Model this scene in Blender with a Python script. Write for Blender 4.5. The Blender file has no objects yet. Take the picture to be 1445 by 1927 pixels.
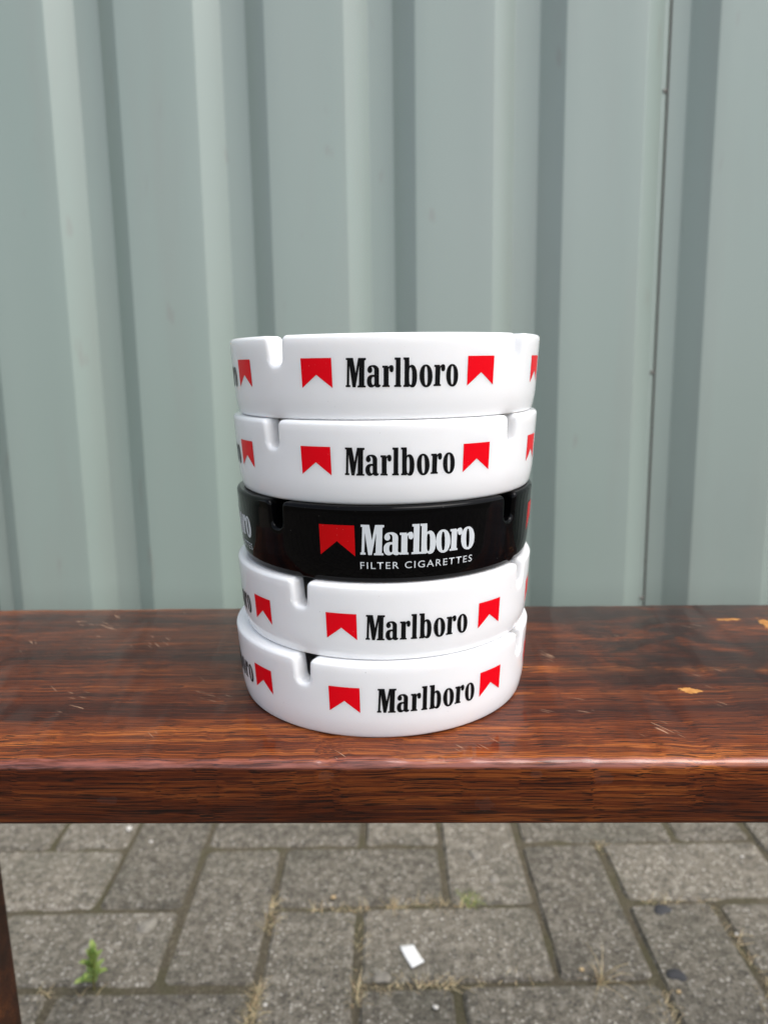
import bpy, bmesh, math, random
from math import sin, cos, tan, radians, pi, sqrt, atan2
from mathutils import Vector, Matrix

random.seed(11)
scene = bpy.context.scene
C = scene.collection

# ------------------------------------------------------------------ camera
CAM_Z = 0.65
F_PX, PITCH, ROLL = 1376.9, radians(11.593), radians(0.8714)
cam_data = bpy.data.cameras.new('camera')
cam_data.sensor_fit = 'VERTICAL'
cam_data.sensor_height = 36.0
cam_data.lens = 36.0 * F_PX / 1927.0
cam_data.clip_start = 0.01
cam_data.clip_end = 500.0
cam_data.dof.use_dof = True
cam_data.dof.focus_distance = 0.285
cam_data.dof.aperture_fstop = cam_data.lens / 2.3
cam = bpy.data.objects.new('camera', cam_data)
C.objects.link(cam)
right0 = Vector((1, 0, 0))
fwd = Vector((0, cos(PITCH), -sin(PITCH)))
up0 = Vector((0, sin(PITCH), cos(PITCH)))
down0 = -up0
rr = cos(ROLL) * right0 + sin(ROLL) * down0
dd = -sin(ROLL) * right0 + cos(ROLL) * down0
uu = -dd
bb = -fwd
cam.matrix_world = Matrix(((rr.x, uu.x, bb.x, 0), (rr.y, uu.y, bb.y, 0), (rr.z, uu.z, bb.z, CAM_Z), (0, 0, 0, 1)))
scene.camera = cam

# ------------------------------------------------------------------ light
SUN_EL, SUN_AZ = radians(58), radians(125)      # azimuth clockwise from +Y: to the right, behind the camera
world = bpy.data.worlds.new('World')
scene.world = world
world.use_nodes = True
wn = world.node_tree
wn.nodes.clear()
w_out = wn.nodes.new('ShaderNodeOutputWorld')
w_bg = wn.nodes.new('ShaderNodeBackground')
w_sky = wn.nodes.new('ShaderNodeTexSky')
w_sky.sky_type = 'NISHITA'
w_sky.sun_disc = False
w_sky.sun_elevation = SUN_EL
w_sky.sun_rotation = SUN_AZ
w_sky.air_density = 1.0
w_sky.dust_density = 3.0
w_sky.ozone_density = 1.0
w_hs = wn.nodes.new('ShaderNodeHueSaturation')
w_hs.inputs['Saturation'].default_value = 0.50
wn.links.new(w_sky.outputs[0], w_hs.inputs['Color'])
wn.links.new(w_hs.outputs[0], w_bg.inputs['Color'])
w_bg.inputs['Strength'].default_value = 0.15
wn.links.new(w_bg.outputs[0], w_out.inputs['Surface'])

sun_data = bpy.data.lights.new('sun', 'SUN')
sun_data.energy = 1.22
sun_data.angle = radians(45)
sun_data.color = (1.0, 0.98, 0.95)
sun = bpy.data.objects.new('sun', sun_data)
C.objects.link(sun)
sdir = Vector((sin(SUN_AZ) * cos(SUN_EL), cos(SUN_AZ) * cos(SUN_EL), sin(SUN_EL)))
sun.rotation_euler = sdir.to_track_quat('Z', 'Y').to_euler()
sun.location = (2, -2, 4)

scene.view_settings.view_transform = 'Standard'
scene.view_settings.look = 'None'
scene.view_settings.gamma = 1.0
scene.view_settings.exposure = 0.77
scene.view_settings.use_curve_mapping = False
scene.cycles.use_denoising = True
scene.cycles.max_bounces = 12
scene.cycles.diffuse_bounces = 7

# ------------------------------------------------------------------ helpers
def link(o, parent=None):
    C.objects.link(o)
    if parent is not None:
        o.parent = parent
    return o

def tag(o, label=None, cat=None, group=None, kind=None):
    if label: o['label'] = label
    if cat: o['category'] = cat
    if group: o['group'] = group
    if kind: o['kind'] = kind
    return o

def empty(name, loc=(0, 0, 0), rot=(0, 0, 0)):
    o = bpy.data.objects.new(name, None)
    o.empty_display_size = 0.02
    o.location = loc
    o.rotation_euler = rot
    return link(o)

def mesh_data(name, verts, faces, mat=None, smooth=True):
    me = bpy.data.meshes.new(name)
    me.from_pydata([tuple(v) for v in verts], [], faces)
    me.update()
    if mat: me.materials.append(mat)
    if smooth:
        me.polygons.foreach_set('use_smooth', [True] * len(me.polygons))
    return me

def mk(name, verts, faces, mat, parent=None, smooth=True):
    return link(bpy.data.objects.new(name, mesh_data(name, verts, faces, mat, smooth)), parent)

def box_geo(x0, x1, y0, y1, z0, z1):
    v = [(x0, y0, z0), (x1, y0, z0), (x1, y1, z0), (x0, y1, z0), (x0, y0, z1), (x1, y0, z1), (x1, y1, z1), (x0, y1, z1)]
    f = [(0, 3, 2, 1), (4, 5, 6, 7), (0, 1, 5, 4), (1, 2, 6, 5), (2, 3, 7, 6), (3, 0, 4, 7)]
    return v, f

def bevel_box(name, dims, mat, bev=0.003, seg=2, parent=None):
    v, f = box_geo(*dims)
    bm = bmesh.new()
    vs = [bm.verts.new(p) for p in v]
    for q in f: bm.faces.new([vs[i] for i in q])
    bmesh.ops.bevel(bm, geom=bm.edges[:], offset=bev, segments=seg, profile=0.5, affect='EDGES')
    me = bpy.data.meshes.new(name)
    bm.to_mesh(me); bm.free()
    me.materials.append(mat)
    return link(bpy.data.objects.new(name, me), parent)

# -------- node helpers
class NT:
    def __init__(self, name):
        self.m = bpy.data.materials.new(name)
        self.m.use_nodes = True
        self.t = self.m.node_tree
        self.t.nodes.clear()
        self.out = self.t.nodes.new('ShaderNodeOutputMaterial')
        self.b = self.t.nodes.new('ShaderNodeBsdfPrincipled')
        self.t.links.new(self.b.outputs[0], self.out.inputs['Surface'])
    def n(self, typ, **kw):
        nd = self.t.nodes.new(typ)
        for k, v in kw.items(): setattr(nd, k, v)
        return nd
    def l(self, a, b): self.t.links.new(a, b)
    def put(self, sock, val):
        if hasattr(val, 'is_output'): self.l(val, sock)
        else: sock.default_value = val
    def set(self, **kw):
        for k, v in kw.items(): self.put(self.b.inputs[k.replace('_', ' ')], v)
    def coord(self, kind='Object'):
        return self.n('ShaderNodeTexCoord').outputs[kind]
    def mapping(self, vec, scale=(1, 1, 1), loc=(0, 0, 0), rot=(0, 0, 0)):
        m = self.n('ShaderNodeMapping')
        self.l(vec, m.inputs['Vector'])
        self.put(m.inputs['Scale'], scale); self.put(m.inputs['Location'], loc); self.put(m.inputs['Rotation'], rot)
        return m.outputs[0]
    def noise(self, vec, scale=5, detail=3, rough=0.5, dist=0.0):
        m = self.n('ShaderNodeTexNoise')
        self.l(vec, m.inputs['Vector'])
        m.inputs['Scale'].default_value = scale; m.inputs['Detail'].default_value = detail
        m.inputs['Roughness'].default_value = rough; m.inputs['Distortion'].default_value = dist
        return m.outputs['Fac']
    def voronoi(self, vec, scale=5, feature='F1', out='Distance', rnd=1.0):
        m = self.n('ShaderNodeTexVoronoi', feature=feature)
        self.l(vec, m.inputs['Vector'])
        m.inputs['Scale'].default_value = scale
        m.inputs['Randomness'].default_value = rnd
        return m.outputs[out]
    def ramp(self, fac, stops, interp='LINEAR'):
        r = self.n('ShaderNodeValToRGB')
        r.color_ramp.interpolation = interp
        el = r.color_ramp.elements
        while len(el) > 1: el.remove(el[0])
        for i, (p, c) in enumerate(stops):
            e = el[0] if i == 0 else el.new(p)
            e.position = p
            e.color = (*c, 1) if len(c) == 3 else c
        self.l(fac, r.inputs['Fac'])
        return r.outputs['Color']
    def maprange(self, v, a, b, c=0.0, d=1.0):
        m = self.n('ShaderNodeMapRange')
        self.put(m.inputs['Value'], v)
        for i, x in zip(('From Min', 'From Max', 'To Min', 'To Max'), (a, b, c, d)): m.inputs[i].default_value = x
        return m.outputs[0]
    def math(self, op, a, b=0.0):
        m = self.n('ShaderNodeMath', operation=op)
        self.put(m.inputs[0], a); self.put(m.inputs[1], b)
        return m.outputs[0]
    def mix(self, fac, a, b, blend='MIX'):
        m = self.n('ShaderNodeMix', data_type='RGBA', blend_type=blend)
        self.put(m.inputs[0], fac)
        self.put(m.inputs[6], (*a, 1) if isinstance(a, tuple) and len(a) == 3 else a)
        self.put(m.inputs[7], (*b, 1) if isinstance(b, tuple) and len(b) == 3 else b)
        return m.outputs[2]
    def bump(self, h, strength=0.3, dist=0.001, normal=None):
        m = self.n('ShaderNodeBump')
        m.inputs['Strength'].default_value = strength; m.inputs['Distance'].default_value = dist
        self.l(h, m.inputs['Height'])
        if normal is not None: self.l(normal, m.inputs['Normal'])
        return m.outputs[0]
    def spot(self, vec, loc, size, warp, amt=0.6):
        """1 inside an uneven ellipse round loc, 0 outside"""
        s = self.n('ShaderNodeVectorMath', operation='SUBTRACT')
        self.l(vec, s.inputs[0]); s.inputs[1].default_value = loc
        d = self.n('ShaderNodeVectorMath', operation='DIVIDE')
        self.l(s.outputs[0], d.inputs[0]); d.inputs[1].default_value = size
        ln = self.n('ShaderNodeVectorMath', operation='LENGTH')
        self.l(d.outputs[0], ln.inputs[0])
        w = self.math('MULTIPLY', self.math('SUBTRACT', warp, 0.5), amt * 2)
        return self.maprange(self.math('ADD', ln.outputs['Value'], w), 1.12, 0.88)

# ------------------------------------------------------------------ materials
def mat_fence():
    n = NT('painted_steel')
    co = n.coord()
    big = n.noise(n.mapping(co, (1, 1, 0.35)), 2.2, 4, 0.55)
    fine = n.noise(co, 60, 3, 0.6)
    grime = n.noise(n.mapping(co, (6, 6, 0.6)), 3.0, 5, 0.6)
    c = n.ramp(big, [(0.3, (0.252, 0.318, 0.280)), (0.7, (0.282, 0.328, 0.300))])
    c = n.mix(n.maprange(grime, 0.5, 0.75, 0, 0.22), c, (0.25, 0.25, 0.22))
    c = n.mix(n.maprange(n.noise(n.mapping(co, (1, 1, .3)), 34, 2, 0.5), 0.69, 0.74, 0, 0.35), c, (0.22, 0.21, 0.18))
    dent = n.noise(n.mapping(co, (1.0, 1.0, 0.45)), 3.2, 2, 0.4)
    n.set(Base_Color=c, Roughness=n.maprange(fine, 0.3, 0.7, 0.30, 0.38), Specular_IOR_Level=0.85,
          Normal=n.bump(dent, 0.35, 0.010, n.bump(fine, 0.012, 0.0004)))
    return n.m

def mat_simple(name, col, rough=0.5, noise_scale=0, amt=0.15, spec=0.5):
    n = NT(name)
    if noise_scale:
        co = n.coord()
        f = n.noise(co, noise_scale, 4, 0.6)
        c = n.mix(f, tuple(x * (1 - amt) for x in col), tuple(min(1, x * (1 + amt)) for x in col))
        n.set(Base_Color=c, Normal=n.bump(f, 0.2, 0.0006))
    else:
        n.set(Base_Color=(*col, 1))
    n.set(Roughness=rough, Specular_IOR_Level=spec)
    return n.m

def mat_wood(name, spots=True, dark=1.0):
    n = NT(name)
    co = n.coord()
    # gentle waver of the grain
    wv = n.n('ShaderNodeTexNoise'); n.l(n.mapping(co, (1.6, 6, 6)), wv.inputs['Vector'])
    wv.inputs['Scale'].default_value = 3.0; wv.inputs['Detail'].default_value = 3
    sub = n.n('ShaderNodeVectorMath', operation='SUBTRACT'); n.l(wv.outputs['Color'], sub.inputs[0]); sub.inputs[1].default_value = (0.5, 0.5, 0.5)
    mul = n.n('ShaderNodeVectorMath', operation='MULTIPLY'); n.l(sub.outputs[0], mul.inputs[0]); mul.inputs[1].default_value = (0.0, 0.014, 0.014)
    add = n.n('ShaderNodeVectorMath', operation='ADD'); n.l(co, add.inputs[0]); n.l(mul.outputs[0], add.inputs[1])
    g = add.outputs[0]
    band = n.noise(n.mapping(g, (1.1, 16, 16)), 3.0, 5, 0.6, 0.3)
    streak = n.noise(n.mapping(g, (3.2, 270, 270)), 3.0, 5, 0.62, 0.1)
    pores = n.noise(n.mapping(g, (12, 680, 680)), 3.0, 2, 0.55)
    pat = n.noise(n.mapping(co, (14, 26, 26), (3.1, 0.4, 0), (0, 0, 0.5)), 1.6, 4, 0.6, 0.9)
    base = n.math('ADD', n.math('MULTIPLY', band, 0.56), n.math('MULTIPLY', streak, 0.44))
    c = n.ramp(base, [(0.30, (0.008, 0.0020, 0.0009)), (0.43, (0.048, 0.0082, 0.0021)), (0.54, (0.168, 0.035, 0.0060)), (0.66, (0.47, 0.140, 0.026))])
    # dark flame figure on the right half, fading out to the left
    sx = n.n('ShaderNodeSeparateXYZ'); n.l(co, sx.inputs[0])
    onright = n.maprange(sx.outputs['X'], 0.04, 0.13)
    onback = n.maprange(sx.outputs['Y'], -0.055, -0.02)
    fig = n.math('MULTIPLY', n.math('MULTIPLY', onright, onback), n.maprange(pat, 0.62, 0.46, 0, 0.9))
    c = n.mix(fig, c, (0.018, 0.0055, 0.0035))
    c = n.mix(n.maprange(pores, 0.53, 0.61, 0, 0.9), c, (0.007, 0.0028, 0.002))
    lowfade = n.noise(n.mapping(co, (2.0, 5, 5)), 2.4, 3, 0.5)
    c = n.mix(n.maprange(lowfade, 0.45, 0.75, 0, 0.35), c, (0.05, 0.011, 0.006))
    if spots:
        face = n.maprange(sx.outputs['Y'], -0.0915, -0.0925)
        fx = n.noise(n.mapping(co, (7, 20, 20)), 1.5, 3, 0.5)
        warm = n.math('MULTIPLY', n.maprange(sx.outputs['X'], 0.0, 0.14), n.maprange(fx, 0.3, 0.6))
        face_shade = n.math('MULTIPLY', face, n.math('SUBTRACT', 0.74, n.math('MULTIPLY', warm, 0.55)))
        c = n.mix(face_shade, c, n.mix(1.0, c, (0.22, 0.13, 0.08), 'MULTIPLY'))  # front face colour multiplied down for its weaker skylight, less on the right
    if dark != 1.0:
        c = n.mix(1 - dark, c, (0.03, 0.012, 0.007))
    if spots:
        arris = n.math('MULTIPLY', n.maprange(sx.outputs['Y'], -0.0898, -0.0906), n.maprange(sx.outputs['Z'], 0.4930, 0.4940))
        rub_sheen = n.noise(n.mapping(co, (12, 160, 160)), 3, 4, 0.6)
        c = n.mix(n.math('MULTIPLY', arris, n.maprange(rub_sheen, 0.40, 0.60, 0.05, 0.6)), c, (0.34, 0.115, 0.085))  # pink front arris: rubbed wood, with the sky highlight mixed into its colour
    worn = None
    if spots:
        warp = n.noise(co, 240, 4, 0.7)
        warp2 = n.noise(n.mapping(co, (1, 1, 1), (4, 2, 1)), 260, 3, 0.6)
        bare = [((0.1430, -0.0310, 0.4965), (0.0046, 0.0026, 0.006), 1.3), ((0.2220, 0.0540, 0.4965), (0.0035, 0.0110, 0.006), 1.3),
                ((0.2020, 0.0640, 0.4965), (0.0070, 0.0016, 0.006), 1.2)]
        mask = None
        for p, s, a in bare:
            m = n.spot(co, p, s, warp, a)
            mask = m if mask is None else n.math('MAXIMUM', mask, m)
        c = n.mix(n.math('MULTIPLY', mask, 0.9), c, n.ramp(warp2, [(0.3, (0.40, 0.16, 0.04)), (0.7, (0.62, 0.31, 0.09))]))
        worn = mask
        # dull bruises on the front edge and face
        bru = None
        for p, s in [((0.086, -0.094, 0.4895), (0.0042, 0.006, 0.0032)), ((-0.0225, -0.094, 0.4905), (0.0026, 0.006, 0.0016)), ((0.040, -0.094, 0.478), (0.004, 0.006, 0.003)),
                     ((-0.110, -0.094, 0.4800), (0.004, 0.006, 0.0015)), ((0.060, -0.094, 0.4905), (0.0025, 0.006, 0.0018)),
                     ((-0.1130, 0.0305, 0.4965), (0.0045, 0.0028, 0.004)), ((-0.085, 0.0325, 0.4965), (0.0030, 0.0010, 0.004))]:
            m = n.spot(co, p, s, warp, 1.3)
            bru = m if bru is None else n.math('MAXIMUM', bru, m)
        c = n.mix(n.math('MULTIPLY', bru, 0.2), c, (0.085, 0.055, 0.048))
        # scattered short pale scratches
        def scr(rotz, off, sc, th):
            v = n.mapping(co, (1, 1, 1), off, (0, 0, rotz))
            a_ = n.noise(n.mapping(v, (70, 1000, 1000)), 1.0, 1, 0.5)
            b_ = n.noise(v, sc, 2, 0.5)
            return n.math('MULTIPLY', n.maprange(a_, 0.655, 0.70), n.maprange(b_, th, th + 0.05))
        sm = n.math('MAXIMUM', scr(0.9, (1, 2, 0), 30, 0.625), scr(0.45, (5, 1, 0), 26, 0.63))
        topz = n.maprange(sx.outputs['Z'], 0.4955, 0.4962)
        sm = n.math('MULTIPLY', sm, topz)
        c = n.mix(n.math('MULTIPLY', sm, 0.8), c, (0.42, 0.26, 0.17))
        worn = n.math('MAXIMUM', worn, n.math('MAXIMUM', sm, n.math('MULTIPLY', bru, 0.6)))
    smear = n.noise(n.mapping(co, (3, 8, 8)), 4, 4, 0.6)
    coat = 0.35 if worn is None else n.maprange(worn, 0, 1, 0.45, 0.05)
    if spots:
        edge = n.math('MULTIPLY', n.maprange(sx.outputs['Y'], -0.0888, -0.0900), n.maprange(sx.outputs['Z'], 0.4922, 0.4934))
        coat = n.math('MAXIMUM', coat, n.math('MULTIPLY', edge, n.maprange(worn, 0, 1, 1.0, 0.2)))
    hb = n.math('ADD', n.math('MULTIPLY', pores, -0.5), n.math('MULTIPLY', streak, 0.5))
    n.set(Base_Color=c, Roughness=0.45, Specular_IOR_Level=0.12, Coat_Weight=coat, Coat_Roughness=n.maprange(smear, 0.35, 0.7, 0.05, 0.14), Coat_IOR=1.5)
    n.put(n.b.inputs['Normal'], n.bump(hb, 0.35, 0.0006))
    wave = n.noise(n.mapping(co, (10, 26, 26)), 2.5, 3, 0.5)
    n.put(n.b.inputs['Coat Normal'], n.bump(n.math('ADD', n.math('MULTIPLY', wave, 1.0), n.math('MULTIPLY', hb, 0.08)), 0.20, 0.0014))
    return n.m

def mat_glass(name, col, black=False):
    n = NT(name)
    co = n.coord()
    wob = n.noise(n.mapping(co, (1, 1, 0.6)), 28, 2, 0.5)
    smudge = n.noise(co, 70, 4, 0.65)
    speck = n.noise(co, 900, 2, 0.5)
    if black:
        c = n.mix(n.maprange(speck, 0.77, 0.80, 0, 0.5), col, (0.25, 0.24, 0.22))
    else:
        c = n.mix(n.maprange(smudge, 0.55, 0.8, 0, 0.10), col, (0.74, 0.70, 0.62))
        c = n.mix(n.maprange(speck, 0.765, 0.80, 0, 0.5), c, (0.30, 0.27, 0.24))
    n.set(Base_Color=c, Roughness=n.maprange(smudge, 0.3, 0.7, 0.025, 0.06), Specular_IOR_Level=0.12 if black else 0.5, Normal=n.bump(wob, 0.12, 0.0009))
    if not black:
        n.set(Subsurface_Weight=0.6, Subsurface_Radius=(1.0, 0.95, 0.9), Subsurface_Scale=0.005)
    return n.m

def mat_print(name, col, rough=0.3):
    n = NT(name)
    co = n.coord()
    w = n.noise(co, 420, 3, 0.6)
    wear = n.noise(co, 1500, 2, 0.6)
    c = n.mix(n.maprange(w, 0.35, 0.7, 0, 0.16), col, tuple(min(1, x * 1.15) for x in col))
    c = n.mix(n.maprange(wear, 0.735, 0.765, 0, 0.6), c, (0.6, 0.58, 0.56))
    n.set(Base_Color=c, Roughness=rough, Specular_IOR_Level=0.12, Normal=n.bump(w, 0.1, 0.0001))
    return n.m

def mat_paver():
    n = NT('concrete_paver')
    oi = n.n('ShaderNodeObjectInfo')
    co = n.n('ShaderNodeNewGeometry').outputs['Position']
    add = n.n('ShaderNodeVectorMath', operation='MULTIPLY_ADD')
    n.l(oi.outputs['Random'], add.inputs[0]); add.inputs[1].default_value = (7.3, 3.1, 0); n.l(co, add.inputs[2])
    v = add.outputs[0]
    grain = n.noise(v, 330, 3, 0.7)
    agg = n.voronoi(v, 230, 'F1', 'Color')
    aggd = n.voronoi(v, 230)
    sep = n.n('ShaderNodeSeparateColor'); n.l(agg, sep.inputs[0])
    blot = n.noise(v, 14, 5, 0.65)
    mid = n.noise(v, 75, 3, 0.6)
    moss = n.noise(v, 7, 4, 0.6)
    c = n.ramp(grain, [(0.30, (0.062, 0.054, 0.042)), (0.50, (0.150, 0.132, 0.103)), (0.70, (0.29, 0.262, 0.215))])
    bright = n.math('MULTIPLY', n.maprange(sep.outputs[0], 0.64, 0.70), n.maprange(aggd, 0.50, 0.25))
    c = n.mix(n.math('MULTIPLY', bright, 0.9), c, n.mix(sep.outputs[1], (0.25, 0.23, 0.19), (0.56, 0.525, 0.46)))
    darkc = n.math('MULTIPLY', n.maprange(sep.outputs[0], 0.22, 0.16), n.maprange(aggd, 0.5, 0.3))
    c = n.mix(n.math('MULTIPLY', darkc, 0.8), c, (0.045, 0.043, 0.040))
    c = n.mix(n.maprange(blot, 0.45, 0.75, 0, 0.55), c, (0.085, 0.077, 0.064))
    c = n.mix(n.maprange(mid, 0.5, 0.72, 0, 0.6), c, (0.32, 0.29, 0.24))
    c = n.mix(n.maprange(mid, 0.46, 0.28, 0, 0.6), c, (0.055, 0.050, 0.042))
    pale = n.noise(n.mapping(v, (1, 1, 1), (9, 4, 2)), 34, 3, 0.5)
    c = n.mix(n.maprange(pale, 0.70, 0.76, 0, 0.7), c, (0.36, 0.33, 0.28))
    c = n.mix(n.maprange(moss, 0.5, 0.75, 0, 0.35), c, (0.085, 0.085, 0.060))
    hv = n.n('ShaderNodeHueSaturation'); n.l(c, hv.inputs['Color'])
    n.l(n.maprange(oi.outputs['Random'], 0, 1, 0.84, 1.22), hv.inputs['Value'])
    h = n.math('ADD', grain, n.math('MULTIPLY', aggd, -0.6))
    n.set(Base_Color=hv.outputs[0], Roughness=0.88, Specular_IOR_Level=0.3, Normal=n.bump(h, 0.9, 0.0018))
    return n.m

def mat_dirt():
    n = NT('joint_sand')
    co = n.n('ShaderNodeNewGeometry').outputs['Position']
    a = n.noise(co, 260, 4, 0.7)
    b = n.noise(co, 18, 4, 0.6)
    c = n.ramp(a, [(0.3, (0.050, 0.042, 0.030)), (0.6, (0.140, 0.120, 0.084)), (0.75, (0.25, 0.215, 0.155))])
    c = n.mix(n.maprange(b, 0.45, 0.6, 0, 0.55), c, (0.085, 0.080, 0.042))
    n.set(Base_Color=c, Roughness=0.95, Specular_IOR_Level=0.2, Normal=n.bump(a, 1.0, 0.003))
    return n.m

def mat_leaf(name, c0, c1, sc=120):
    n = NT(name)
    co = n.n('ShaderNodeNewGeometry').outputs['Position']
    f = n.noise(co, sc, 3, 0.6)
    n.set(Base_Color=n.mix(n.maprange(f, 0.3, 0.7), c0, c1), Roughness=0.55, Specular_IOR_Level=0.35)
    n.set(Subsurface_Weight=0.2, Subsurface_Scale=0.001)
    return n.m

M = {}
M['fence'] = mat_fence()
M['steel'] = mat_simple('galvanised_steel', (0.35, 0.36, 0.37), 0.45, 30)
M['gap_shade'] = mat_simple('dirty_gap_shade', (0.035, 0.030, 0.025), 0.8, 60, 0.5)
M['rivet'] = mat_simple('dull_rivet', (0.20, 0.19, 0.17), 0.6, 200)
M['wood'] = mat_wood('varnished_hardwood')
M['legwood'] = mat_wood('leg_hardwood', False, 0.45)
M['white'] = mat_glass('opal_white_glass', (0.86, 0.86, 0.862))
M['black'] = mat_glass('black_glass', (0.0012, 0.0012, 0.0016), True)
M['red'] = mat_print('red_print', (0.76, 0.0012, 0.009))
M['darkred'] = mat_print('deep_red_print', (0.50, 0.002, 0.004))
M['ink'] = mat_print('black_print', (0.004, 0.0042, 0.0048), 0.35)
M['silver'] = mat_print('pale_grey_print', (0.60, 0.63, 0.65), 0.4)
M['paver'] = mat_paver()
M['dirt'] = mat_dirt()
M['leaf'] = mat_leaf('weed_leaf', (0.20, 0.29, 0.07), (0.36, 0.45, 0.14))
M['stem'] = mat_leaf('weed_stem', (0.10, 0.08, 0.03), (0.16, 0.14, 0.05))
M['grass'] = mat_leaf('grass_blade', (0.12, 0.20, 0.03), (0.30, 0.32, 0.09))
M['straw'] = mat_leaf('dry_straw', (0.34, 0.26, 0.14), (0.58, 0.47, 0.29), 80)
M['paper'] = mat_simple('white_paper', (0.80, 0.80, 0.78), 0.8, 160, 0.06)
M['pebble'] = mat_simple('pale_stone', (0.62, 0.59, 0.54), 0.7, 200)
M['tan'] = mat_simple('tan_stone', (0.45, 0.33, 0.18), 0.8, 200)
M['palegum'] = mat_simple('pale_gum', (0.235, 0.215, 0.180), 0.85, 120, 0.6)
M['gum'] = mat_simple('dark_gum', (0.045, 0.045, 0.048), 0.8, 120)

# ------------------------------------------------------------------ ground
ground = mk('ground', [(-40, -40, -0.016), (40, -40, -0.016), (40, 40, -0.016), (-40, 40, -0.016)], [(0, 1, 2, 3)], M['dirt'], None, False)
tag(ground, 'brown sandy ground under the paving', kind='structure')

PX, PY = 0.1076, 0.1154          # module of the herringbone bond
GX, GY = -0.0364, 0.894          # a corner of it
def col_x(c): return GX + PX * (c - 5)
def row_y(r): return GY - PY * (r - 1)

pavement = empty('pavement')
tag(pavement, 'grey concrete pavers laid in herringbone bond', kind='structure')

# sand filling the joints, uneven
def joint_bed():
    x0, x1, y0, y1 = -2.4, 2.4, -1.9, 1.30
    nx, ny = 150, 110
    rnd = random.Random(5)
    v, f = [], []
    for j in range(ny + 1):
        for i in range(nx + 1):
            z = -0.0040 + rnd.uniform(-0.0022, 0.0022)
            if i in (0, nx) or j in (0, ny): z = -0.012
            v.append((x0 + (x1 - x0) * i / nx, y0 + (y1 - y0) * j / ny, z))
    for j in range(ny):
        for i in range(nx):
            a = j * (nx + 1) + i
            f.append((a, a + 1, a + nx + 2, a + nx + 1))
    o = mk('joint_sand', v, f, M['dirt'], pavement)
    o['kind'] = 'stuff'
joint_bed()

def paver_geo(w, d, rnd):
    """chamfered block, top at z=0, slightly worn corners"""
    ch, th = 0.0035, 0.055
    def ring(ins, z, jit):
        pts = []
        hw, hd = w / 2 - ins, d / 2 - ins
        cc = 0.005
        for sx, sy in ((-1, -1), (1, -1), (1, 1), (-1, 1)):
            a, b = (sx * (hw - cc), sy * hd), (sx * hw, sy * (hd - cc))
            if sx * sy < 0: a, b = (a, b)
            pr = [a, b] if (sx, sy) in ((1, -1), (-1, 1)) else [b, a]
            for p in pr:
                pts.append((p[0] + rnd.uniform(-jit, jit), p[1] + rnd.uniform(-jit, jit), z + rnd.uniform(-jit, jit) * 0.4))
        return pts
    r0, r1, r2 = ring(0, -th, 0), ring(0, -ch * 1.3, 0.0010), ring(ch, 0, 0.0010)
    v = r0 + r1 + r2
    n = 8
    f = []
    for k in range(2):
        for i in range(n):
            j = (i + 1) % n
            f.append((k * n + i, k * n + j, (k + 1) * n + j, (k + 1) * n + i))
    f.append(tuple(range(2 * n, 3 * n)))
    return v, f

def layout():
    out = []
    for r in range(-4, 26):
        for c in range(-18, 29):
            if (c - (r - 1)) % 4 == 0:
                out.append(('h', col_x(c + 1), row_y(r) - PY / 2))
            if (c - (r + 2)) % 4 == 0:
                out.append(('v', col_x(c) + PX / 2, row_y(r) - PY))
    return out

rnd = random.Random(3)
GAP = 0.0075
metas = {'h': [], 'v': []}
for k in range(4):
    for o_, (w, d) in (('h', (2 * PX - GAP, PY - GAP)), ('v', (PX - GAP, 2 * PY - GAP))):
        v, f = paver_geo(w, d, rnd)
        metas[o_].append(mesh_data('paver', v, f, M['paver'], False))
lay = [q for q in layout() if -2.3 < q[1] < 2.3 and -1.75 < q[2] < 1.22]
lay.sort(key=lambda q: (q[1] / 1.15) ** 2 + ((q[2] - 0.75) / 0.95) ** 2)
near, far = lay[:230], lay[230:]
for o_, x, y in near:
    p = bpy.data.objects.new('paver', rnd.choice(metas[o_]))
    p.location = (x + rnd.uniform(-1, 1) * 0.0012, y + rnd.uniform(-1, 1) * 0.0012, rnd.uniform(-0.0014, 0.0012))
    p.rotation_euler = (rnd.uniform(-1, 1) * 0.006, rnd.uniform(-1, 1) * 0.006, rnd.uniform(-1, 1) * 0.010)
    link(p, pavement)
V, F = [], []
for o_, x, y in far:
    w, d = ((2 * PX - GAP, PY - GAP) if o_ == 'h' else (PX - GAP, 2 * PY - GAP))
    v, f = paver_geo(w, d, rnd)
    dz = rnd.uniform(-0.0014, 0.0012)
    b0 = len(V)
    V += [(a + x, b + y, c + dz) for a, b, c in v]
    F += [tuple(i + b0 for i in q) for q in f]
fo = mk('paver_field', V, F, M['paver'], pavement, False)
fo['kind'] = 'stuff'

# ------------------------------------------------------------------ fence
PER, DEEP = 0.207, 0.027
U0 = -0.4599                      # where a groove starts
SEAM = 0.4060                     # edge of the overlapping sheet
YAW, LEAN, FD = radians(-1.5), radians(2.0), 1.1
fence = empty('metal_fence', (0, FD - CAM_Z * tan(LEAN), 0.0), (-LEAN, 0, YAW))
tag(fence, 'grey green corrugated steel fence standing behind the bench', 'fence')

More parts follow.
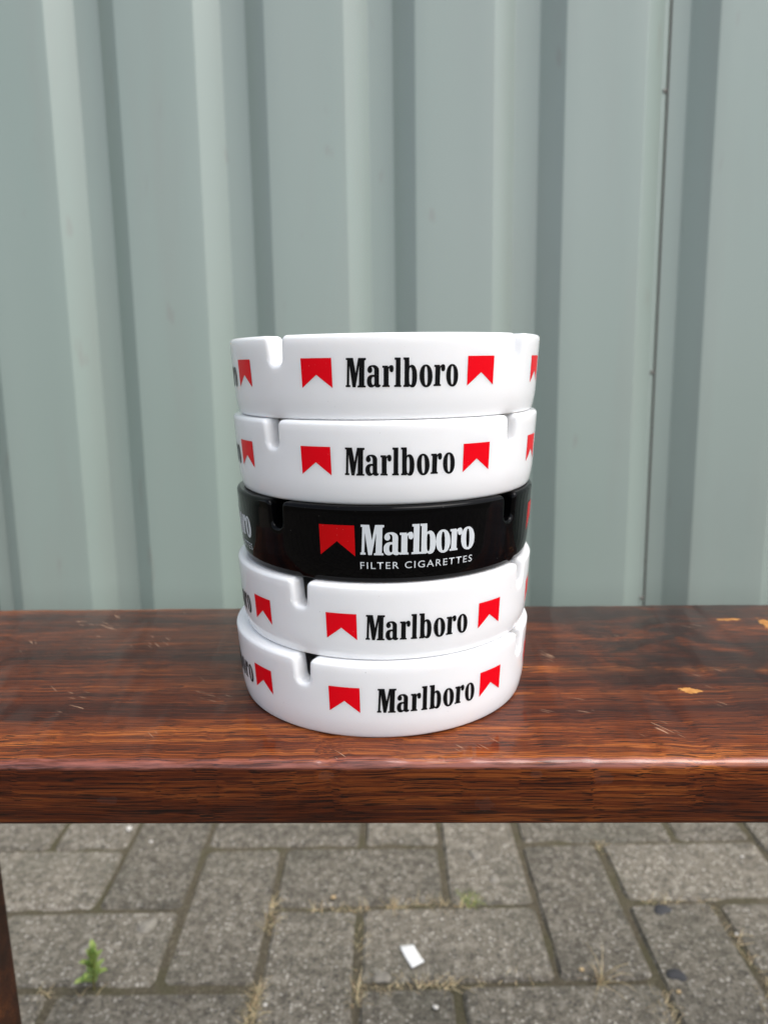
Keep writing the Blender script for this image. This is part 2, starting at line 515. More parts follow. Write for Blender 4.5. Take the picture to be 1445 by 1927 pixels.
def fillet_poly(pts, rads, seg):
    """rounded polyline; pts 2D, rads for inner points"""
    out = [pts[0]]
    for i in range(1, len(pts) - 1):
        p0, p, p1 = Vector(pts[i - 1]), Vector(pts[i]), Vector(pts[i + 1])
        a, b = (p0 - p).normalized(), (p1 - p).normalized()
        ang = a.angle(b)
        r = rads[i - 1]
        t = r / tan(ang / 2)
        s, e = p + a * t, p + b * t
        cen = p + (a + b).normalized() * (r / sin(ang / 2))
        a0, a1 = s - cen, e - cen
        tot = a0.angle(a1)
        sg = 1 if a0.x * a1.y - a0.y * a1.x > 0 else -1
        for k in range(seg + 1):
            th = sg * tot * k / seg
            out.append((cen.x + a0.x * cos(th) - a0.y * sin(th), cen.y + a0.x * sin(th) + a0.y * cos(th)))
    out.append(pts[-1])
    return out

def sheet(u_start, u_end, z0, z1, lap):
    k0 = math.floor((u_start - U0) / PER) - 1
    pts = []
    k = k0
    while U0 + k * PER < u_end + PER:
        b = U0 + k * PER
        pts += [(b, 0), (b + 0.031, DEEP), (b + 0.066, DEEP), (b + 0.097, 0)]
        k += 1
    pl = fillet_poly([(pts[0][0] - 0.08, 0)] + pts + [(pts[-1][0] + 0.08, 0)], [0.0032] * len(pts), 3)
    # clip to [u_start, u_end]
    def at(u):
        for a, b in zip(pl, pl[1:]):
            if a[0] <= u <= b[0]:
                t = (u - a[0]) / max(1e-9, b[0] - a[0])
                return (u, a[1] + t * (b[1] - a[1]))
    prof = [at(u_start)] + [p for p in pl if u_start < p[0] < u_end] + [at(u_end)]
    full = []
    for a, b in zip(prof, prof[1:]):
        m = max(1, int((b[0] - a[0]) / 0.02))
        for i in range(m): full.append((a[0] + (b[0] - a[0]) * i / m, a[1] + (b[1] - a[1]) * i / m))
    full.append(prof[-1])
    T = 0.0007
    off = lambda u: 0.0034 * max(0.0, min(1.0, (lap + 0.004 - u) / 0.006))
    rows = [z0, z0 + 0.3, z0 + 0.6, z0 + 0.9, z0 + 1.2, z0 + 1.5, z1]
    rr_ = random.Random(int(u_start * 1000))
    n = len(full)
    v, f = [], []
    for side in (0, 1):
        for z in rows:
            for (u, d) in full:
                bow = 0.0007 * sin(u * 37 + z * 3) * (1 if d < 0.002 else 0)
                v.append((u, d + off(u) + side * T + bow, z))
    nr = len(rows)
    for j in range(nr - 1):
        for i in range(n - 1):
            a = j * n + i
            f.append((a, a + 1, a + n + 1, a + n))
            q = nr * n + a
            f.append((q, q + n, q + n + 1, q + 1))
    for j in range(nr - 1):
        for e in (0, n - 1):
            a = j * n + e; b = a + n
            f.append((a, b, b + nr * n, a + nr * n) if e == 0 else (a, a + nr * n, b + nr * n, b))
    for i in range(n - 1):
        a = i; b = (nr - 1) * n + i
        f.append((a, a + nr * n, a + 1 + nr * n, a + 1)); f.append((b, b + 1, b + 1 + nr * n, b + nr * n))
    o = mk('sheet_panel', v, f, M['fence'], fence)
    return o
SW = 5 * PER
for j in range(-2, 3):
    s = SEAM + SW * j
    ob = sheet(s - SW - 0.050, s, 0.014, 1.96, s - SW + 0.008)
for j in range(-2, 2):
    s_ = SEAM + SW * j
    v, f = box_geo(s_ - 0.0004, s_ + 0.0024, DEEP - 0.0004, DEEP + 0.003, 0.02, 1.95)
    mk('lap_gap_shade', v, f, M['gap_shade'], fence, False)  # dark strip painting in the shadow and dirt of the lap gap
# rivets along the visible lap
def dome(name, r, h, mat, parent, loc, axis='y', seg=10):
    v, f = [], []
    for k in range(4):
        a = k / 3 * pi / 2
        for i in range(seg):
            t = 2 * pi * i / seg
            v.append((r * cos(a) * cos(t), -h * sin(a), r * cos(a) * sin(t)))
    for k in range(3):
        for i in range(seg):
            j = (i + 1) % seg
            f.append((k * seg + i, k * seg + j, (k + 1) * seg + j, (k + 1) * seg + i))
    o = mk(name, v, f, mat, parent)
    o.location = loc
    return o
for zz in (0.28, 0.63, 1.02, 1.40, 1.75):
    dome('rivet', 0.0032, 0.0022, M['rivet'], fence, (SEAM - 0.0028, DEEP, zz))
for x in (-2.2, -0.75, 0.70, 2.15):
    v, f = box_geo(x - 0.03, x + 0.03, 0.0735, 0.1335, -0.04, 1.92)
    mk('post', v, f, M['steel'], fence, False)
for z in (0.30, 1.70):
    v, f = box_geo(-2.6, 2.5, 0.0305, 0.073, z - 0.02, z + 0.02)
    mk('rail', v, f, M['steel'], fence, False)

# ------------------------------------------------------------------ bench
BZ = CAM_Z - 0.15347
B_YC, B_D, B_T = 0.3543, 0.1862, 0.0275
bench = empty('wooden_bench', (0, B_YC, 0), (0, 0, radians(-1.3)))
tag(bench, 'glossy dark red brown hardwood bench with scratched top and worn edge', 'bench')
def plank():
    xa, xb = -0.335, 0.86
    hw = B_D / 2
    prof = [(-hw, BZ - B_T), (hw, BZ - B_T), (hw, BZ), (-hw, BZ)]
    rad = [0.0012, 0.003, 0.003, 0.0036]
    segs = [2, 3, 3, 5]
    # rounded cross-section, counter-clockwise in (y, z)
    ring = []
    for i in range(4):
        p0, p, p1 = Vector(prof[i - 1]), Vector(prof[i]), Vector(prof[(i + 1) % 4])
        a, b = (p0 - p).normalized(), (p1 - p).normalized()
        cen = p + (a + b) * rad[i]
        s = p + a * rad[i] - cen
        for k in range(segs[i] + 1):
            th = (pi / 2) * k / segs[i]
            ring.append((cen, Vector((s.x * cos(th) - s.y * sin(th), s.x * sin(th) + s.y * cos(th))), i))
    n = len(ring)
    nx = 420
    rn = random.Random(9)
    ph = [rn.uniform(0, 6) for _ in range(6)]
    v, f = [], []
    for i in range(nx + 1):
        x = xa + (xb - xa) * i / nx
        wob = 0.00022 * sin(x * 61 + ph[0]) + 0.00016 * sin(x * 143 + ph[1]) + 0.00010 * sin(x * 390 + ph[2]) + rn.uniform(-1, 1) * 0.00005
        dent = 0.0
        for (dx, dw, da) in ((0.128, 0.006, 0.0009), (-0.022, 0.003, 0.0005), (0.085, 0.004, 0.0006), (0.19, 0.004, 0.0006), (-0.13, 0.005, 0.0004)):
            dent -= da * math.exp(-((x - dx) / dw) ** 2)
        for (cen, o, i4) in ring:
            k = 1.0
            if i4 == 3: k = 1 + (wob + dent) / 0.003
            else: k = 1 + wob * 0.5 / rad[i4] if rad[i4] > 0.002 else 1.0
            v.append((x, cen.x + o.x * k, cen.y + o.y * k))
    for i in range(nx):
        for j in range(n):
            a, b = i * n + j, i * n + (j + 1) % n
            f.append((a, a + n, b + n, b))
    f.append(tuple(range(n))); f.append(tuple(nx * n + j for j in range(n - 1, -1, -1)))
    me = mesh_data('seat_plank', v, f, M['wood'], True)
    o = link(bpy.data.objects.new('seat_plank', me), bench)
    # flat ends
    me.polygons[len(f) - 1].use_smooth = False; me.polygons[len(f) - 2].use_smooth = False
    return o
plank()
LEGX = -0.2660
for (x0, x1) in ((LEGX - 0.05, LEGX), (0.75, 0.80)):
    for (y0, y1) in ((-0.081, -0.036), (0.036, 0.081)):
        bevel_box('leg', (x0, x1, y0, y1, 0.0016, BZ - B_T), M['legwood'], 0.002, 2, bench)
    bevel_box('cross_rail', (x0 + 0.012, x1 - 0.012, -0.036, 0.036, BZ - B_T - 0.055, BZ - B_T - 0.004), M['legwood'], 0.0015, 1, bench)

# ------------------------------------------------------------------ ashtrays
GLYPHS = {'M':[[(0.06,1.008),(0.402,1.004),(0.496,0.512),(0.638,1.001),(1.0,0.997),(0.997,0.927),(0.93,0.916),(0.887,0.097),(0.956,0.085),(0.953,0.028),(0.561,0.031),(0.565,0.087),(0.634,0.102),(0.673,0.747),(0.475,0.036),(0.328,0.037),(0.216,0.751),(0.168,0.117),(0.224,0.111),(0.219,0.045),(0.0,0.046),(0.005,0.109),(0.054,0.118),(0.119,0.934),(0.055,0.943)]],'a':[[(0.503,0.765),(0.615,0.758),(0.727,0.734),(0.821,0.694),(0.877,0.649),(0.897,0.598),(0.875,0.154),(0.897,0.121),(0.942,0.108),(0.995,0.116),(1.0,0.086),(0.952,0.049),(0.853,0.025),(0.737,0.023),(0.623,0.043),(0.559,0.074),(0.475,0.044),(0.358,0.025),(0.226,0.029),(0.113,0.06),(0.04,0.114),(0.005,0.174),(0.0,0.233),(0.014,0.293),(0.052,0.349),(0.121,0.396),(0.238,0.432),(0.385,0.446),(0.548,0.445),(0.557,0.6),(0.544,0.644),(0.504,0.677),(0.45,0.695),(0.395,0.701),(0.343,0.69),(0.392,0.653),(0.415,0.601),(0.392,0.549),(0.318,0.51),(0.226,0.499),(0.136,0.514),(0.073,0.551),(0.054,0.603),(0.074,0.655),(0.127,0.703),(0.21,0.738),(0.325,0.757)],[(0.495,0.376),(0.423,0.369),(0.368,0.335),(0.338,0.276),(0.338,0.216),(0.36,0.157),(0.41,0.118),(0.479,0.111),(0.537,0.148),(0.55,0.356)]],'r':[[(0.035,0.739),(0.522,0.736),(0.547,0.689),(0.598,0.713),(0.675,0.739),(0.772,0.753),(0.867,0.753),(0.955,0.727),(1.0,0.664),(0.999,0.59),(0.959,0.547),(0.881,0.517),(0.785,0.518),(0.696,0.541),(0.655,0.578),(0.653,0.629),(0.63,0.649),(0.595,0.637),(0.575,0.593),(0.558,0.097),(0.652,0.089),(0.65,0.032),(0.0,0.036),(0.003,0.092),(0.121,0.104),(0.146,0.662),(0.032,0.67)]],'l':[[(0.091,0.997),(0.937,0.994),(0.897,0.098),(1.0,0.09),(1.0,0.029),(0.0,0.033),(0.002,0.094),(0.214,0.101),(0.271,0.919),(0.089,0.927)]],'b':[[(0.005,0.996),(0.429,0.993),(0.434,0.712),(0.473,0.732),(0.537,0.749),(0.634,0.754),(0.715,0.745),(0.797,0.718),(0.87,0.67),(0.931,0.608),(0.972,0.534),(1.0,0.4),(0.992,0.267),(0.959,0.163),(0.902,0.088),(0.817,0.032),(0.735,0.011),(0.652,0.004),(0.536,0.014),(0.437,0.051),(0.388,0.024),(0.0,0.028),(0.0,0.089),(0.078,0.096),(0.092,0.919),(0.006,0.926)],[(0.523,0.67),(0.468,0.653),(0.436,0.612),(0.425,0.523),(0.422,0.346),(0.431,0.197),(0.458,0.122),(0.535,0.089),(0.584,0.109),(0.619,0.166),(0.636,0.27),(0.639,0.403),(0.629,0.551),(0.588,0.64)]],'o':[[(1.0,0.376),(0.995,0.28),(0.967,0.199),(0.915,0.13),(0.843,0.073),(0.752,0.031),(0.645,0.006),(0.519,-0.001),(0.392,0.009),(0.283,0.036),(0.189,0.079),(0.111,0.137),(0.053,0.207),(0.015,0.289),(0.0,0.384),(0.007,0.479),(0.038,0.559),(0.089,0.628),(0.16,0.683),(0.248,0.725),(0.352,0.75),(0.475,0.757),(0.599,0.748),(0.707,0.721),(0.801,0.679),(0.88,0.622),(0.941,0.552),(0.981,0.471)],[(0.621,0.382),(0.607,0.505),(0.585,0.593),(0.554,0.654),(0.512,0.685),(0.446,0.686),(0.408,0.655),(0.383,0.595),(0.371,0.507),(0.372,0.384),(0.385,0.26),(0.407,0.172),(0.438,0.11),(0.48,0.078),(0.548,0.077),(0.587,0.109),(0.611,0.17),(0.623,0.258)]]}
WORD_WIDE = [('M', 0, 7.95), ('a', 8.06, 13.17), ('r', 13.72, 18.0), ('l', 18.16, 20.77), ('b', 21.58, 26.73), ('o', 27.65, 32.65), ('r', 33.08, 37.6), ('o', 38.1, 43.1)]
WORD_TIGHT = [('M', 0, 9.53), ('a', 9.17, 15.49), ('r', 15.33, 20.78), ('l', 20.04, 23.45), ('b', 23.47, 29.84), ('o', 29.90, 36.1), ('r', 35.78, 41.34), ('o', 40.93, 47.39)]

def wall_r(R, z):
    w = R - 0.060 * (0.0325 - z)
    if z < 0.010:
        w -= 0.0013 * ((0.010 - z) / 0.010) ** 2
    if z < 0.0012:
        t = (0.0012 - z) / 0.0012
        w -= 0.0012 * (1 - sqrt(max(0.0, 1 - t * t)))
    return w

def lay_on(bm, R, H, theta0, drop0):
    """bend a flat print (x right, y up, metres, y=0 at drop0 below the rim) onto the wall"""
    xs = [v.co.x for v in bm.verts]
    ys = [v.co.y for v in bm.verts]
    x = min(xs) + 0.0007
    while x < max(xs):
        bmesh.ops.bisect_plane(bm, geom=bm.verts[:] + bm.edges[:] + bm.faces[:], plane_co=(x, 0, 0), plane_no=(1, 0, 0))
        x += 0.0015
    y = min(ys) + 0.0013
    while y < max(ys):
        bmesh.ops.bisect_plane(bm, geom=bm.verts[:] + bm.edges[:] + bm.faces[:], plane_co=(0, y, 0), plane_no=(0, 1, 0))
        y += 0.004
    for v in bm.verts:
        z = H - drop0 + v.co.y
        r = wall_r(R, z) + 0.00007
        th = theta0 + v.co.x / (R * 0.975)
        v.co = (r * sin(th), -r * cos(th), z)

def outline_bm(loops_list):
    bm = bmesh.new()
    for loops in loops_list:
        edges = []
        for lp in loops:
            vs = [bm.verts.new((a, b, 0)) for a, b in lp]
            for i in range(len(vs)): edges.append(bm.edges.new((vs[i], vs[(i + 1) % len(vs)])))
        bmesh.ops.triangle_fill(bm, use_beauty=True, use_dissolve=False, edges=edges, normal=(0, 0, 1))
    return bm

def finish_print(bm, name, mat, parent):
    for fc in bm.faces:
        c = fc.calc_center_median()
        if fc.normal.dot(Vector((c.x, c.y, 0))) < 0: fc.normal_flip()
    bm.normal_update()
    for fc in bm.faces:
        c = fc.calc_center_median()
        if fc.normal.dot(Vector((c.x, c.y, 0))) < 0: fc.normal_flip()
        fc.smooth = True
    me = bpy.data.meshes.new(name)
    bm.to_mesh(me); bm.free()
    me.materials.append(mat)
    return me

def word_mesh(word, cap, R, H, th, drop, mat):
    ll = []
    for g, a, b in word:
        ll.append([[((a + (b - a) * px) * 0.001, py * cap * 1.018) for px, py in lp] for lp in GLYPHS[g]])
    bm = outline_bm(ll)
    lay_on(bm, R, H, th, drop)
    return finish_print(bm, 'lettering', mat, None)

def flag_mesh(w, h, apex, R, H, th, drop, mat):
    bm = outline_bm([[[(0, 0), (w / 2, h * apex), (w, 0), (w, h), (0, h)]]])
    lay_on(bm, R, H, th, drop)
    return finish_print(bm, 'flag_print', mat, None)

def caption_mesh(text, width, height, R, H, th, drop, mat):
    cu = bpy.data.curves.new('caption', 'FONT')
    cu.body = text
    cu.size = 1.0
    cu.space_character = 1.22
    cu.space_word = 1.0
    cu.resolution_u = 4
    cu.offset = 0.002
    ob = bpy.data.objects.new('caption', cu)
    C.objects.link(ob)
    dg = bpy.context.evaluated_depsgraph_get()
    me = bpy.data.meshes.new_from_object(ob.evaluated_get(dg))
    bm = bmesh.new(); bm.from_mesh(me)
    bpy.data.objects.remove(ob); bpy.data.curves.remove(cu); bpy.data.meshes.remove(me)
    xs = [v.co.x for v in bm.verts]; ys = [v.co.y for v in bm.verts]
    x0, x1, y0, y1 = min(xs), max(xs), min(ys), max(ys)
    for v in bm.verts:
        v.co = ((v.co.x - x0) / (x1 - x0) * width, (v.co.y - y0) / (y1 - y0) * height, 0)
    lay_on(bm, R, H, th, drop)
    return finish_print(bm, 'small_lettering', mat, None)

def notch_path():
    pts = [(-0.0085, 0.0), (-0.0037, 0.0), (-0.0029, -0.0113), (0.0029, -0.0113), (0.0037, 0.0), (0.0085, 0.0)]
    pl = fillet_poly(pts, [0.0026, 0.0024, 0.0024, 0.0026], 6)
    out = []
    for a, b in zip(pl, pl[1:]):
        L = math.hypot(b[0] - a[0], b[1] - a[1])
        m = max(1, int(round(L / 0.0016)))
        for i in range(m): out.append((a[0] + (b[0] - a[0]) * i / m, a[1] + (b[1] - a[1]) * i / m))
    out.append(pl[-1])
    res = []
    for i, p in enumerate(out):
        a, b = out[max(0, i - 1)], out[min(len(out) - 1, i + 1)]
        tx, tz = b[0] - a[0], b[1] - a[1]
        L = math.hypot(tx, tz)
        res.append((p[0], p[1], tz / L, -tx / L))      # normal pointing into the glass (down / sideways)
    return res
NOTCH = notch_path()

def tray_mesh(R, H, notch0, mat):
    LIP = 0.0017
    cols = []                        # (arc position, rim height, normal t, normal z, base angle)
    for q in range(4):
        c = radians(notch0 + 90 * q)
        for (t, z, nt, nz) in NOTCH: cols.append((c * R + t, H + z, nt, nz))
        a0 = c * R + NOTCH[-1][0]
        a1 = (c + pi / 2) * R + NOTCH[0][0]
        for k in range(1, 34): cols.append((a0 + (a1 - a0) * k / 34, H, 0.0, -1.0))
    N = len(cols)
    # even angles for the rows near the base: keep order, spread the steep notch columns a little
    per = N // 4
    base = []
    for q in range(4):
        c0 = cols[q * per][0]; nn = len(NOTCH)
        for i in range(per):
            if i < nn: base.append(c0 + (NOTCH[-1][0] - NOTCH[0][0]) * i / (nn - 1))
            else: base.append(cols[q * per + i][0])
    rows = []
    def P(arc, r, z):
        th = arc / R
        return (r * sin(th), -r * cos(th), z)
    rb = wall_r(R, 0.0)
    rows.append([P(b, rb * 0.90, 0.0006) for b in base])
    rows.append([P(b, rb * 0.975, 0.0) for b in base])
    for z in (0.0, 0.00008, 0.0003, 0.0006, 0.0009, 0.0012, 0.003, 0.006):
        rows.append([P(b, wall_r(R, z), z) for b in base])
    edge = []
    for (t, z, nt, nz) in cols: edge.append((t + nt * LIP, z + nz * LIP))
    for k in range(1, 10):
        s = k / 9
        row = []
        for (et, ez), b in zip(edge, base):
            z = 0.006 + (ez - 0.006) * s
            a = b + (et - b) * (s ** 1.3)
            row.append(P(a, wall_r(R, z), z))
        rows.append(row)
    TH = 0.0088
    def lip(o_, inset):
        row = []
        for (t, z, nt, nz) in cols:
            tt, zz = t + nt * o_, z + nz * o_
            row.append(P(tt, wall_r(R, zz) - inset, zz))
        rows.append(row)
    for k in range(1, 6):
        a = k / 5 * pi / 2
        lip(LIP * (1 - sin(a)), LIP * (1 - cos(a)))
    for g in (0.33, 0.66): lip(0.0, LIP + (TH - 2 * LIP) * g)
    for k in range(0, 6):
        a = pi / 2 - k / 5 * pi / 2
        lip(LIP * (1 - sin(a)), TH - LIP * (1 - cos(a)))
    for k in range(1, 8):
        s = k / 7
        row = []
        for (et, ez), b in zip(edge, base):
            z = ez + (0.013 - ez) * s
            a = et + (b - et) * (s ** 0.8)
            row.append(P(a, wall_r(R, max(z, 0.006)) - TH - 0.0012 * (H - z) / H, z))
        rows.append(row)
    ri = wall_r(R, 0.013) - TH - 0.001
    for k in range(1, 6):
        a = k / 5 * pi / 2
        rows.append([P(b, ri - 0.006 * (1 - cos(a)), 0.013 - 0.006 * sin(a)) for b in base])
    rows.append([P(b, ri * 0.4, 0.0068) for b in base])
    v = [p for r in rows for p in r]
    f = []
    for j in range(len(rows) - 1):
        for i in range(N):
            k = (i + 1) % N
            f.append((j * N + i, j * N + k, (j + 1) * N + k, (j + 1) * N + i))
    b0 = len(v); v.append((0, 0, 0.0006)); v.append((0, 0, 0.0068))
    last = (len(rows) - 1) * N
    for i in range(N):
        k = (i + 1) % N
        f.append((b0, k, i)); f.append((b0 + 1, last + i, last + k))
    return mesh_data('bowl', v, f, mat, True)

def ashtray(x, R, H, z, notch0, label, prints):
    root = empty('ashtray', (x, 0.34674, z))
    tag(root, label, 'ashtray', 'ashtrays in the stack on the bench')
    dark = prints['kind'] == 'black'
    link(bpy.data.objects.new('bowl', tray_mesh(R, H, notch0, M['black' if dark else 'white'])), root)
    parts = []
    th = lambda d: radians(d)
    if not dark:
        c, dr = prints['centre'], prints['drop']
        fw = radians(10.75) * R * 0.975
        parts.append(('flag_print', flag_mesh(fw, 0.0112, 0.445, R, H, th(c - 32.7), dr + 0.0112, M['red'])))
        parts.append(('lettering', word_mesh(WORD_WIDE, 0.0110, R, H, th(c + prints['text']), dr + 0.0114, M['ink'])))
        parts.append(('flag_print', flag_mesh(fw, 0.0112, 0.445, R, H, th(c + 21.9), dr + 0.0112, M['red'])))
    else:
        a = prints['centre']
        parts.append(('flag_print', flag_mesh(radians(12.2) * R * 0.975, 0.0126, 0.475, R, H, th(a - 22.3), 0.0201, M['darkred'])))
        parts.append(('lettering', word_mesh(WORD_TIGHT, 0.0125, R, H, th(a - 8.4), 0.0199, M['silver'])))
        parts.append(('small_lettering', caption_mesh('FILTER CIGARETTES', 0.0468, 0.0029, R, H, th(a - 8.5), 0.0253, M['silver'])))
    for q in range(4):
        for nm, me in parts:
            o = bpy.data.objects.new(nm, me)
            o.rotation_euler = (0, 0, radians(90 * q))
            link(o, root)
    return root

tops = [0.0107, -0.0218, -0.0549, -0.0867, -0.1195]
heights = [0.0325, 0.0331, 0.0318, 0.0328, -0.1195 + 0.15347]
specs = [
    (0.0015, 0.0701, -38.3, 'white glass ashtray on the very top of the stack', dict(kind='white', centre=4.9, text=-17.6, drop=0.0089)),
    (0.0012, 0.0699, -41.2, 'white glass ashtray resting on the black one', dict(kind='white', centre=3.9, text=-17.4, drop=0.0099)),
    (0.0004, 0.0695, -40.6, 'black glass ashtray with pale lettering, middle of the stack', dict(kind='black', centre=0.0)),
    (-0.0002, 0.0699, -30.2, 'white glass ashtray directly under the black one', dict(kind='white', centre=12.4, text=-19.1, drop=0.0120)),
    (-0.0018, 0.0708, -28.0, 'white glass ashtray at the bottom of the stack, standing on the wood', dict(kind='white', centre=14.4, text=-16.3, drop=0.0103)),
]
for (x, R, nt, lab, pr), zt, h in zip(specs, tops, heights):
    ashtray(x, R, h - 0.00012, CAM_Z + zt - h + 0.0001, nt, lab, pr)

# ------------------------------------------------------------------ small things on the paving
def leaf_geo(L, W, curl, fold=0.25, teeth=True):
    v, f = [], []
    n = 6
    for i in range(n + 1):
        t = i / n
        w = W * (sin(pi * (t * 0.92 + 0.05)) ** 0.8) * (1 + (0.22 if (teeth and i % 2) else 0))
        if i == n: w = W * 0.04
        y = L * t * (1 - 0.15 * curl * t)
        z = L * curl * (t - 0.9 * t * t)
        v += [(-w / 2, y, z + w * fold), (0, y, z), (w / 2, y, z + w * fold)]
    for i in range(n):
        a = i * 3
        f += [(a, a + 1, a + 4, a + 3), (a + 1, a + 2, a + 5, a + 4)]
    return v, f

weed = empty('weed', (-0.317, 0.664, -0.004))
tag(weed, 'small bright green leafy weed sprouting between the pavers', 'weed')
sv, sf = [], []
for k in range(7):
    t = k / 6
    for i in range(6):
        a = 2 * pi * i / 6
        r = 0.0013 * (1 - 0.6 * t)
        sv.append((r * cos(a) + 0.003 * t * t, r * sin(a) + 0.002 * t, 0.045 * t))
for k in range(6):
    for i in range(6):
        j = (i + 1) % 6
        sf.append((k * 6 + i, k * 6 + j, (k + 1) * 6 + j, (k + 1) * 6 + i))
mk('stem', sv, sf, M['stem'], weed)
rw = random.Random(21)
leaf_meshes = [mesh_data('leaf', *leaf_geo(L, W, cu), M['leaf']) for L, W, cu in ((0.026, 0.0100, 0.5), (0.022, 0.0085, 0.35), (0.017, 0.0068, 0.3))]
for k in range(17):
    t = 0.18 + 0.82 * k / 16
    o = bpy.data.objects.new('leaf', leaf_meshes[0 if t < 0.5 else (1 if t < 0.8 else 2)])
    o.location = (0.003 * t * t, 0.002 * t, 0.045 * t)
    o.rotation_euler = (radians(10 + 62 * t + rw.uniform(-10, 10)), 0, k * 2.4 + rw.uniform(-.3, .3))
    s = rw.uniform(0.70, 0.95)
    o.scale = (s, s, s)
    link(o, weed)

def blades(name, cx, cy, n, hgt, spread, mat, seed, lie=0.0, w=0.0010, parent=None, ax=None):
    """a clump of thin bent blades; ax=(dx,dy) strings it out along a joint"""
    r = random.Random(seed)
    v, f = [], []
    for k in range(n):
        x = cx + r.gauss(0, spread); y = cy + r.gauss(0, spread * 0.5)
        if ax:
            s = r.uniform(-0.5, 0.5)
            x, y = cx + ax[0] * s + r.gauss(0, 0.0018), cy + ax[1] * s + r.gauss(0, 0.0018)
        a = r.uniform(0, 2 * pi)
        L = hgt * r.uniform(0.5, 1.15)
        tilt = r.uniform(0.15, 0.9) if lie == 0 else r.uniform(lie, 1.45)
        da = r.uniform(-0.6, 0.6)
        b0 = len(v)
        px, py, pz = x, y, -0.004
        m = 5
        for i in range(m + 1):
            t = i / m
            ww = w * (1 - 0.85 * t) * 0.5
            ex, ey = -sin(a), cos(a)
            v += [(px - ex * ww, py - ey * ww, max(pz, -0.004)), (px + ex * ww, py + ey * ww, max(pz, -0.004) + 0.0002)]
            tl = tilt + (1.2 if lie == 0 else 0.5) * t
            px += cos(a) * sin(tl) * L / m; py += sin(a) * sin(tl) * L / m
            pz = max(pz + cos(tl) * L / m, 0.0012 if t > 0.3 else -0.003)
            a += da / m
        for i in range(m):
            q = b0 + i * 2
            f.append((q, q + 1, q + 3, q + 2))
    return mk(name, v, f, mat, parent)

g1 = blades('grass_tuft', 0.095, 0.7835, 34, 0.020, 0.008, M['grass'], 4, w=0.0013)
tag(g1, 'small green grass tuft in a joint of the paving', 'grass tuft')
g2 = blades('dry_grass_tuft', 0.222, 0.662, 20, 0.042, 0.0025, M['straw'], 5, w=0.0013)
tag(g2, 'dry yellow grass tuft standing up from a paving joint', 'grass tuft')
# straw lying along the joints: nobody could count it
sr = random.Random(77)
V, F = [], []
runs = [(-0.060, 0.775, 0.07, 0.0, 40), (0.045, 0.7795, 0.11, 0.0, 110), (-0.1430, 0.640, 0.0, 0.055, 120), (-0.145, 0.770, 0.0, 0.06, 60), (-0.0370, 0.655, 0.0, 0.03, 50),
        (0.020, 0.6630, 0.10, 0.0, 60), (-0.3450, 0.655, 0.07, 0.0, 24), (0.277, 0.618, 0.0, 0.05, 90), (0.390, 0.635, 0.02, 0.05, 60), (0.285, 0.885, 0.0, 0.03, 16), (0.330, 0.778, 0.04, 0.0, 22),
        (0.385, 0.755, 0.0, 0.06, 26), (-0.036, 0.715, 0.0, 0.08, 26), (0.10, 0.663, 0.14, 0, 30), (0.395, 0.705, 0.0, 0.05, 26)]
for i, (x, y, ax, ay, n_) in enumerate(runs):
    n_ = int(n_ * 0.65)
    o = blades('tmp', x, y, n_, 0.020, 0, M['straw'], 100 + i, lie=0.95, w=0.0011, ax=(ax, ay))
    b0 = len(V)
    V += [tuple(q.co) for q in o.data.vertices]
    F += [tuple(j + b0 for j in pl.vertices) for pl in o.data.polygons]
    me_ = o.data
    bpy.data.objects.remove(o); bpy.data.meshes.remove(me_)
st = mk('dry_straw', V, F, M['straw'])
tag(st, 'thin dry straw lying in the joints of the paving', 'straw', kind='stuff')

# white paper scrap, slightly curled
pc = [(0.010, 0.711), (0.026, 0.712), (0.037, 0.688), (0.023, 0.680)]
v, f = [], []
NU = 6
for side in (0, 1):
    for j in range(NU + 1):
        for i in range(NU + 1):
            a, b = i / NU, j / NU
            x = (pc[0][0] * (1 - a) + pc[1][0] * a) * (1 - b) + (pc[3][0] * (1 - a) + pc[2][0] * a) * b
            y = (pc[0][1] * (1 - a) + pc[1][1] * a) * (1 - b) + (pc[3][1] * (1 - a) + pc[2][1] * a) * b
            v.append((x, y, 0.0022 + 0.0016 * (b - 0.5) ** 2 * 4 + 0.0006 * a - side * 0.0004))
m_ = (NU + 1) ** 2
for j in range(NU):
    for i in range(NU):
        a = j * (NU + 1) + i
        f.append((a + 1, a, a + NU + 1, a + NU + 2)); f.append((m_ + a, m_ + a + 1, m_ + a + NU + 2, m_ + a + NU + 1))
ring = [i for i in range(NU)] + [NU + j * (NU + 1) for j in range(NU)] + [NU * (NU + 1) + NU - i for i in range(NU)] + [(NU - j) * (NU + 1) for j in range(NU)]
for a, b in zip(ring, ring[1:] + ring[:1]): f.append((a, b, b + m_, a + m_))
sc_ = mk('paper_scrap', v, f, M['paper'])
tag(sc_, 'white rectangular paper scrap lying on a grey paver', 'paper scrap')

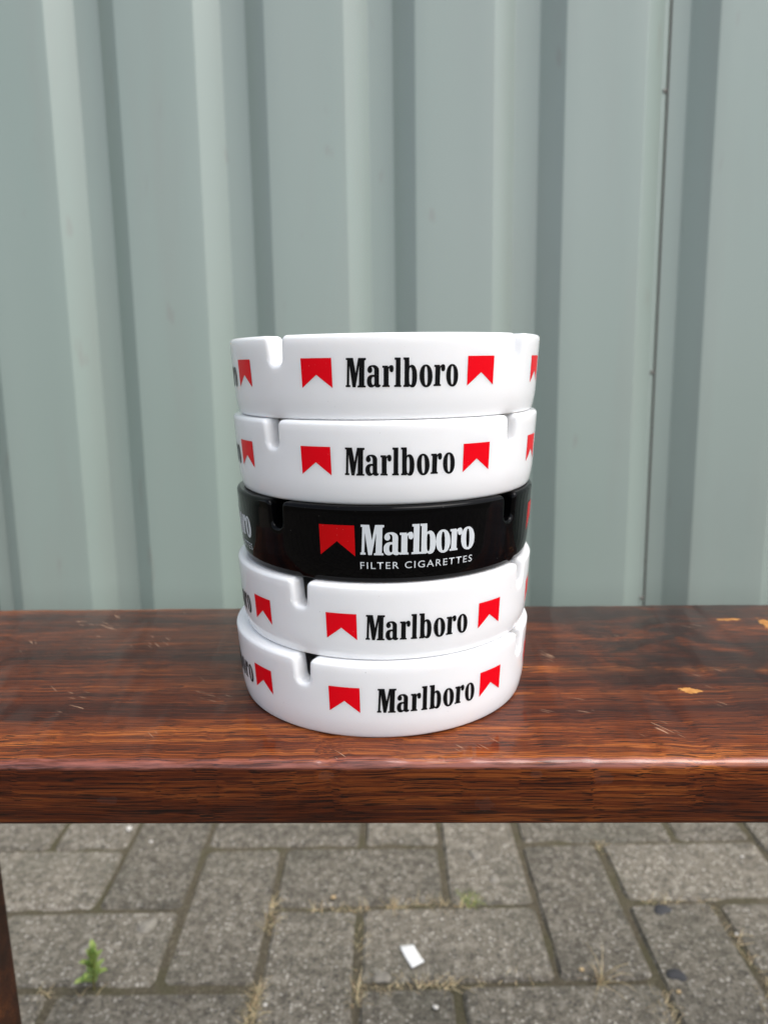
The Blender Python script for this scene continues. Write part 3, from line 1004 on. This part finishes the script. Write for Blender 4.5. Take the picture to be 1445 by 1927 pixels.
def stone_mesh(r, seed, flat=0.6):
    rs = random.Random(seed)
    bm = bmesh.new()
    bmesh.ops.create_icosphere(bm, subdivisions=2, radius=r)
    for q in bm.verts:
        k = 1 + rs.uniform(-0.16, 0.16)
        q.co = (q.co.x * k, q.co.y * k * 0.85, q.co.z * k * flat)
    me = bpy.data.meshes.new('pebble')
    bm.to_mesh(me); bm.free()
    me.polygons.foreach_set('use_smooth', [True] * len(me.polygons))
    return me
wm = [stone_mesh(0.0030, s) for s in (1, 2, 3)]
for me_ in wm: me_.materials.append(M['pebble'])
for k, (x, y, s) in enumerate([(0.466, 0.855, 0.8), (0.396, 0.723, 0.75), (0.045, 0.632, 1.0), (-0.130, 0.638, 0.8), (-0.370, 0.934, 1.6), (-0.330, 0.905, 0.8)]):
    o = bpy.data.objects.new('pebble', wm[k % 3])
    o.location = (x, y, 0.0010 + 0.0012 * s)
    o.rotation_euler = (0, 0, k * 1.3)
    o.scale = (s, s, s * 0.8)
    link(o)
    tag(o, 'tiny whitish pebble lying on the grey paving', 'pebble', 'whitish pebbles on the paving')
tm = stone_mesh(0.0034, 8); tm.materials.append(M['tan'])
for (x, y, s) in ((-0.070, 0.791, 1.0), (0.206, 0.676, 0.9), (0.299, 0.646, 0.8)):
    o = bpy.data.objects.new('pebble', tm)
    o.location = (x, y, 0.0010 + 0.0014 * s); o.scale = (s, s, s); link(o)
    tag(o, 'tiny tan coloured pebble lying on the grey paving', 'pebble', 'tan pebbles on the paving')
def gum(x, y, r, seed, mat='gum'):
    rs = random.Random(seed)
    v = [(x, y, 0.0030)]
    f = []
    n = 18
    for ring_, z in ((0.72, 0.0029), (1.0, 0.0012), (1.0, -0.001)):
        for i in range(n):
            a = 2 * pi * i / n
            k = r * ring_ * (1 + 0.16 * sin(2 * a + seed) + 0.12 * sin(3 * a + 2 * seed) + rs.uniform(-0.08, 0.08))
            v.append((x + k * cos(a), y + k * sin(a), z))
    for i in range(n):
        j = (i + 1) % n
        f.append((0, 1 + i, 1 + j))
        for q in range(2):
            f.append((1 + q * n + i, 1 + (q + 1) * n + i, 1 + (q + 1) * n + j, 1 + q * n + j))
    return mk('gum_spot', v, f, M[mat])
tag(gum(0.326, 0.764, 0.0095, 1), 'flattened dark gum spot beside the tan straw joint', 'gum', 'dark gum spots trodden onto the paving')['label'] = 'dark round spot of trodden gum on the paving'
tag(gum(0.306, 0.669, 0.0090, 2), 'dark round spot of trodden gum on the paving', 'gum', 'dark gum spots trodden onto the paving')
for k, (x, y, r_) in enumerate([(0.116, 0.868, 0.0085), (0.134, 0.821, 0.0065), (-0.287, 0.751, 0.0105), (-0.345, 0.716, 0.0075), (-0.010, 0.672, 0.0085)]):
    tag(gum(x, y, r_, 10 + k, 'palegum'), 'pale grey spot of trodden gum on the paving', 'gum', 'pale gum spots trodden onto the paving')
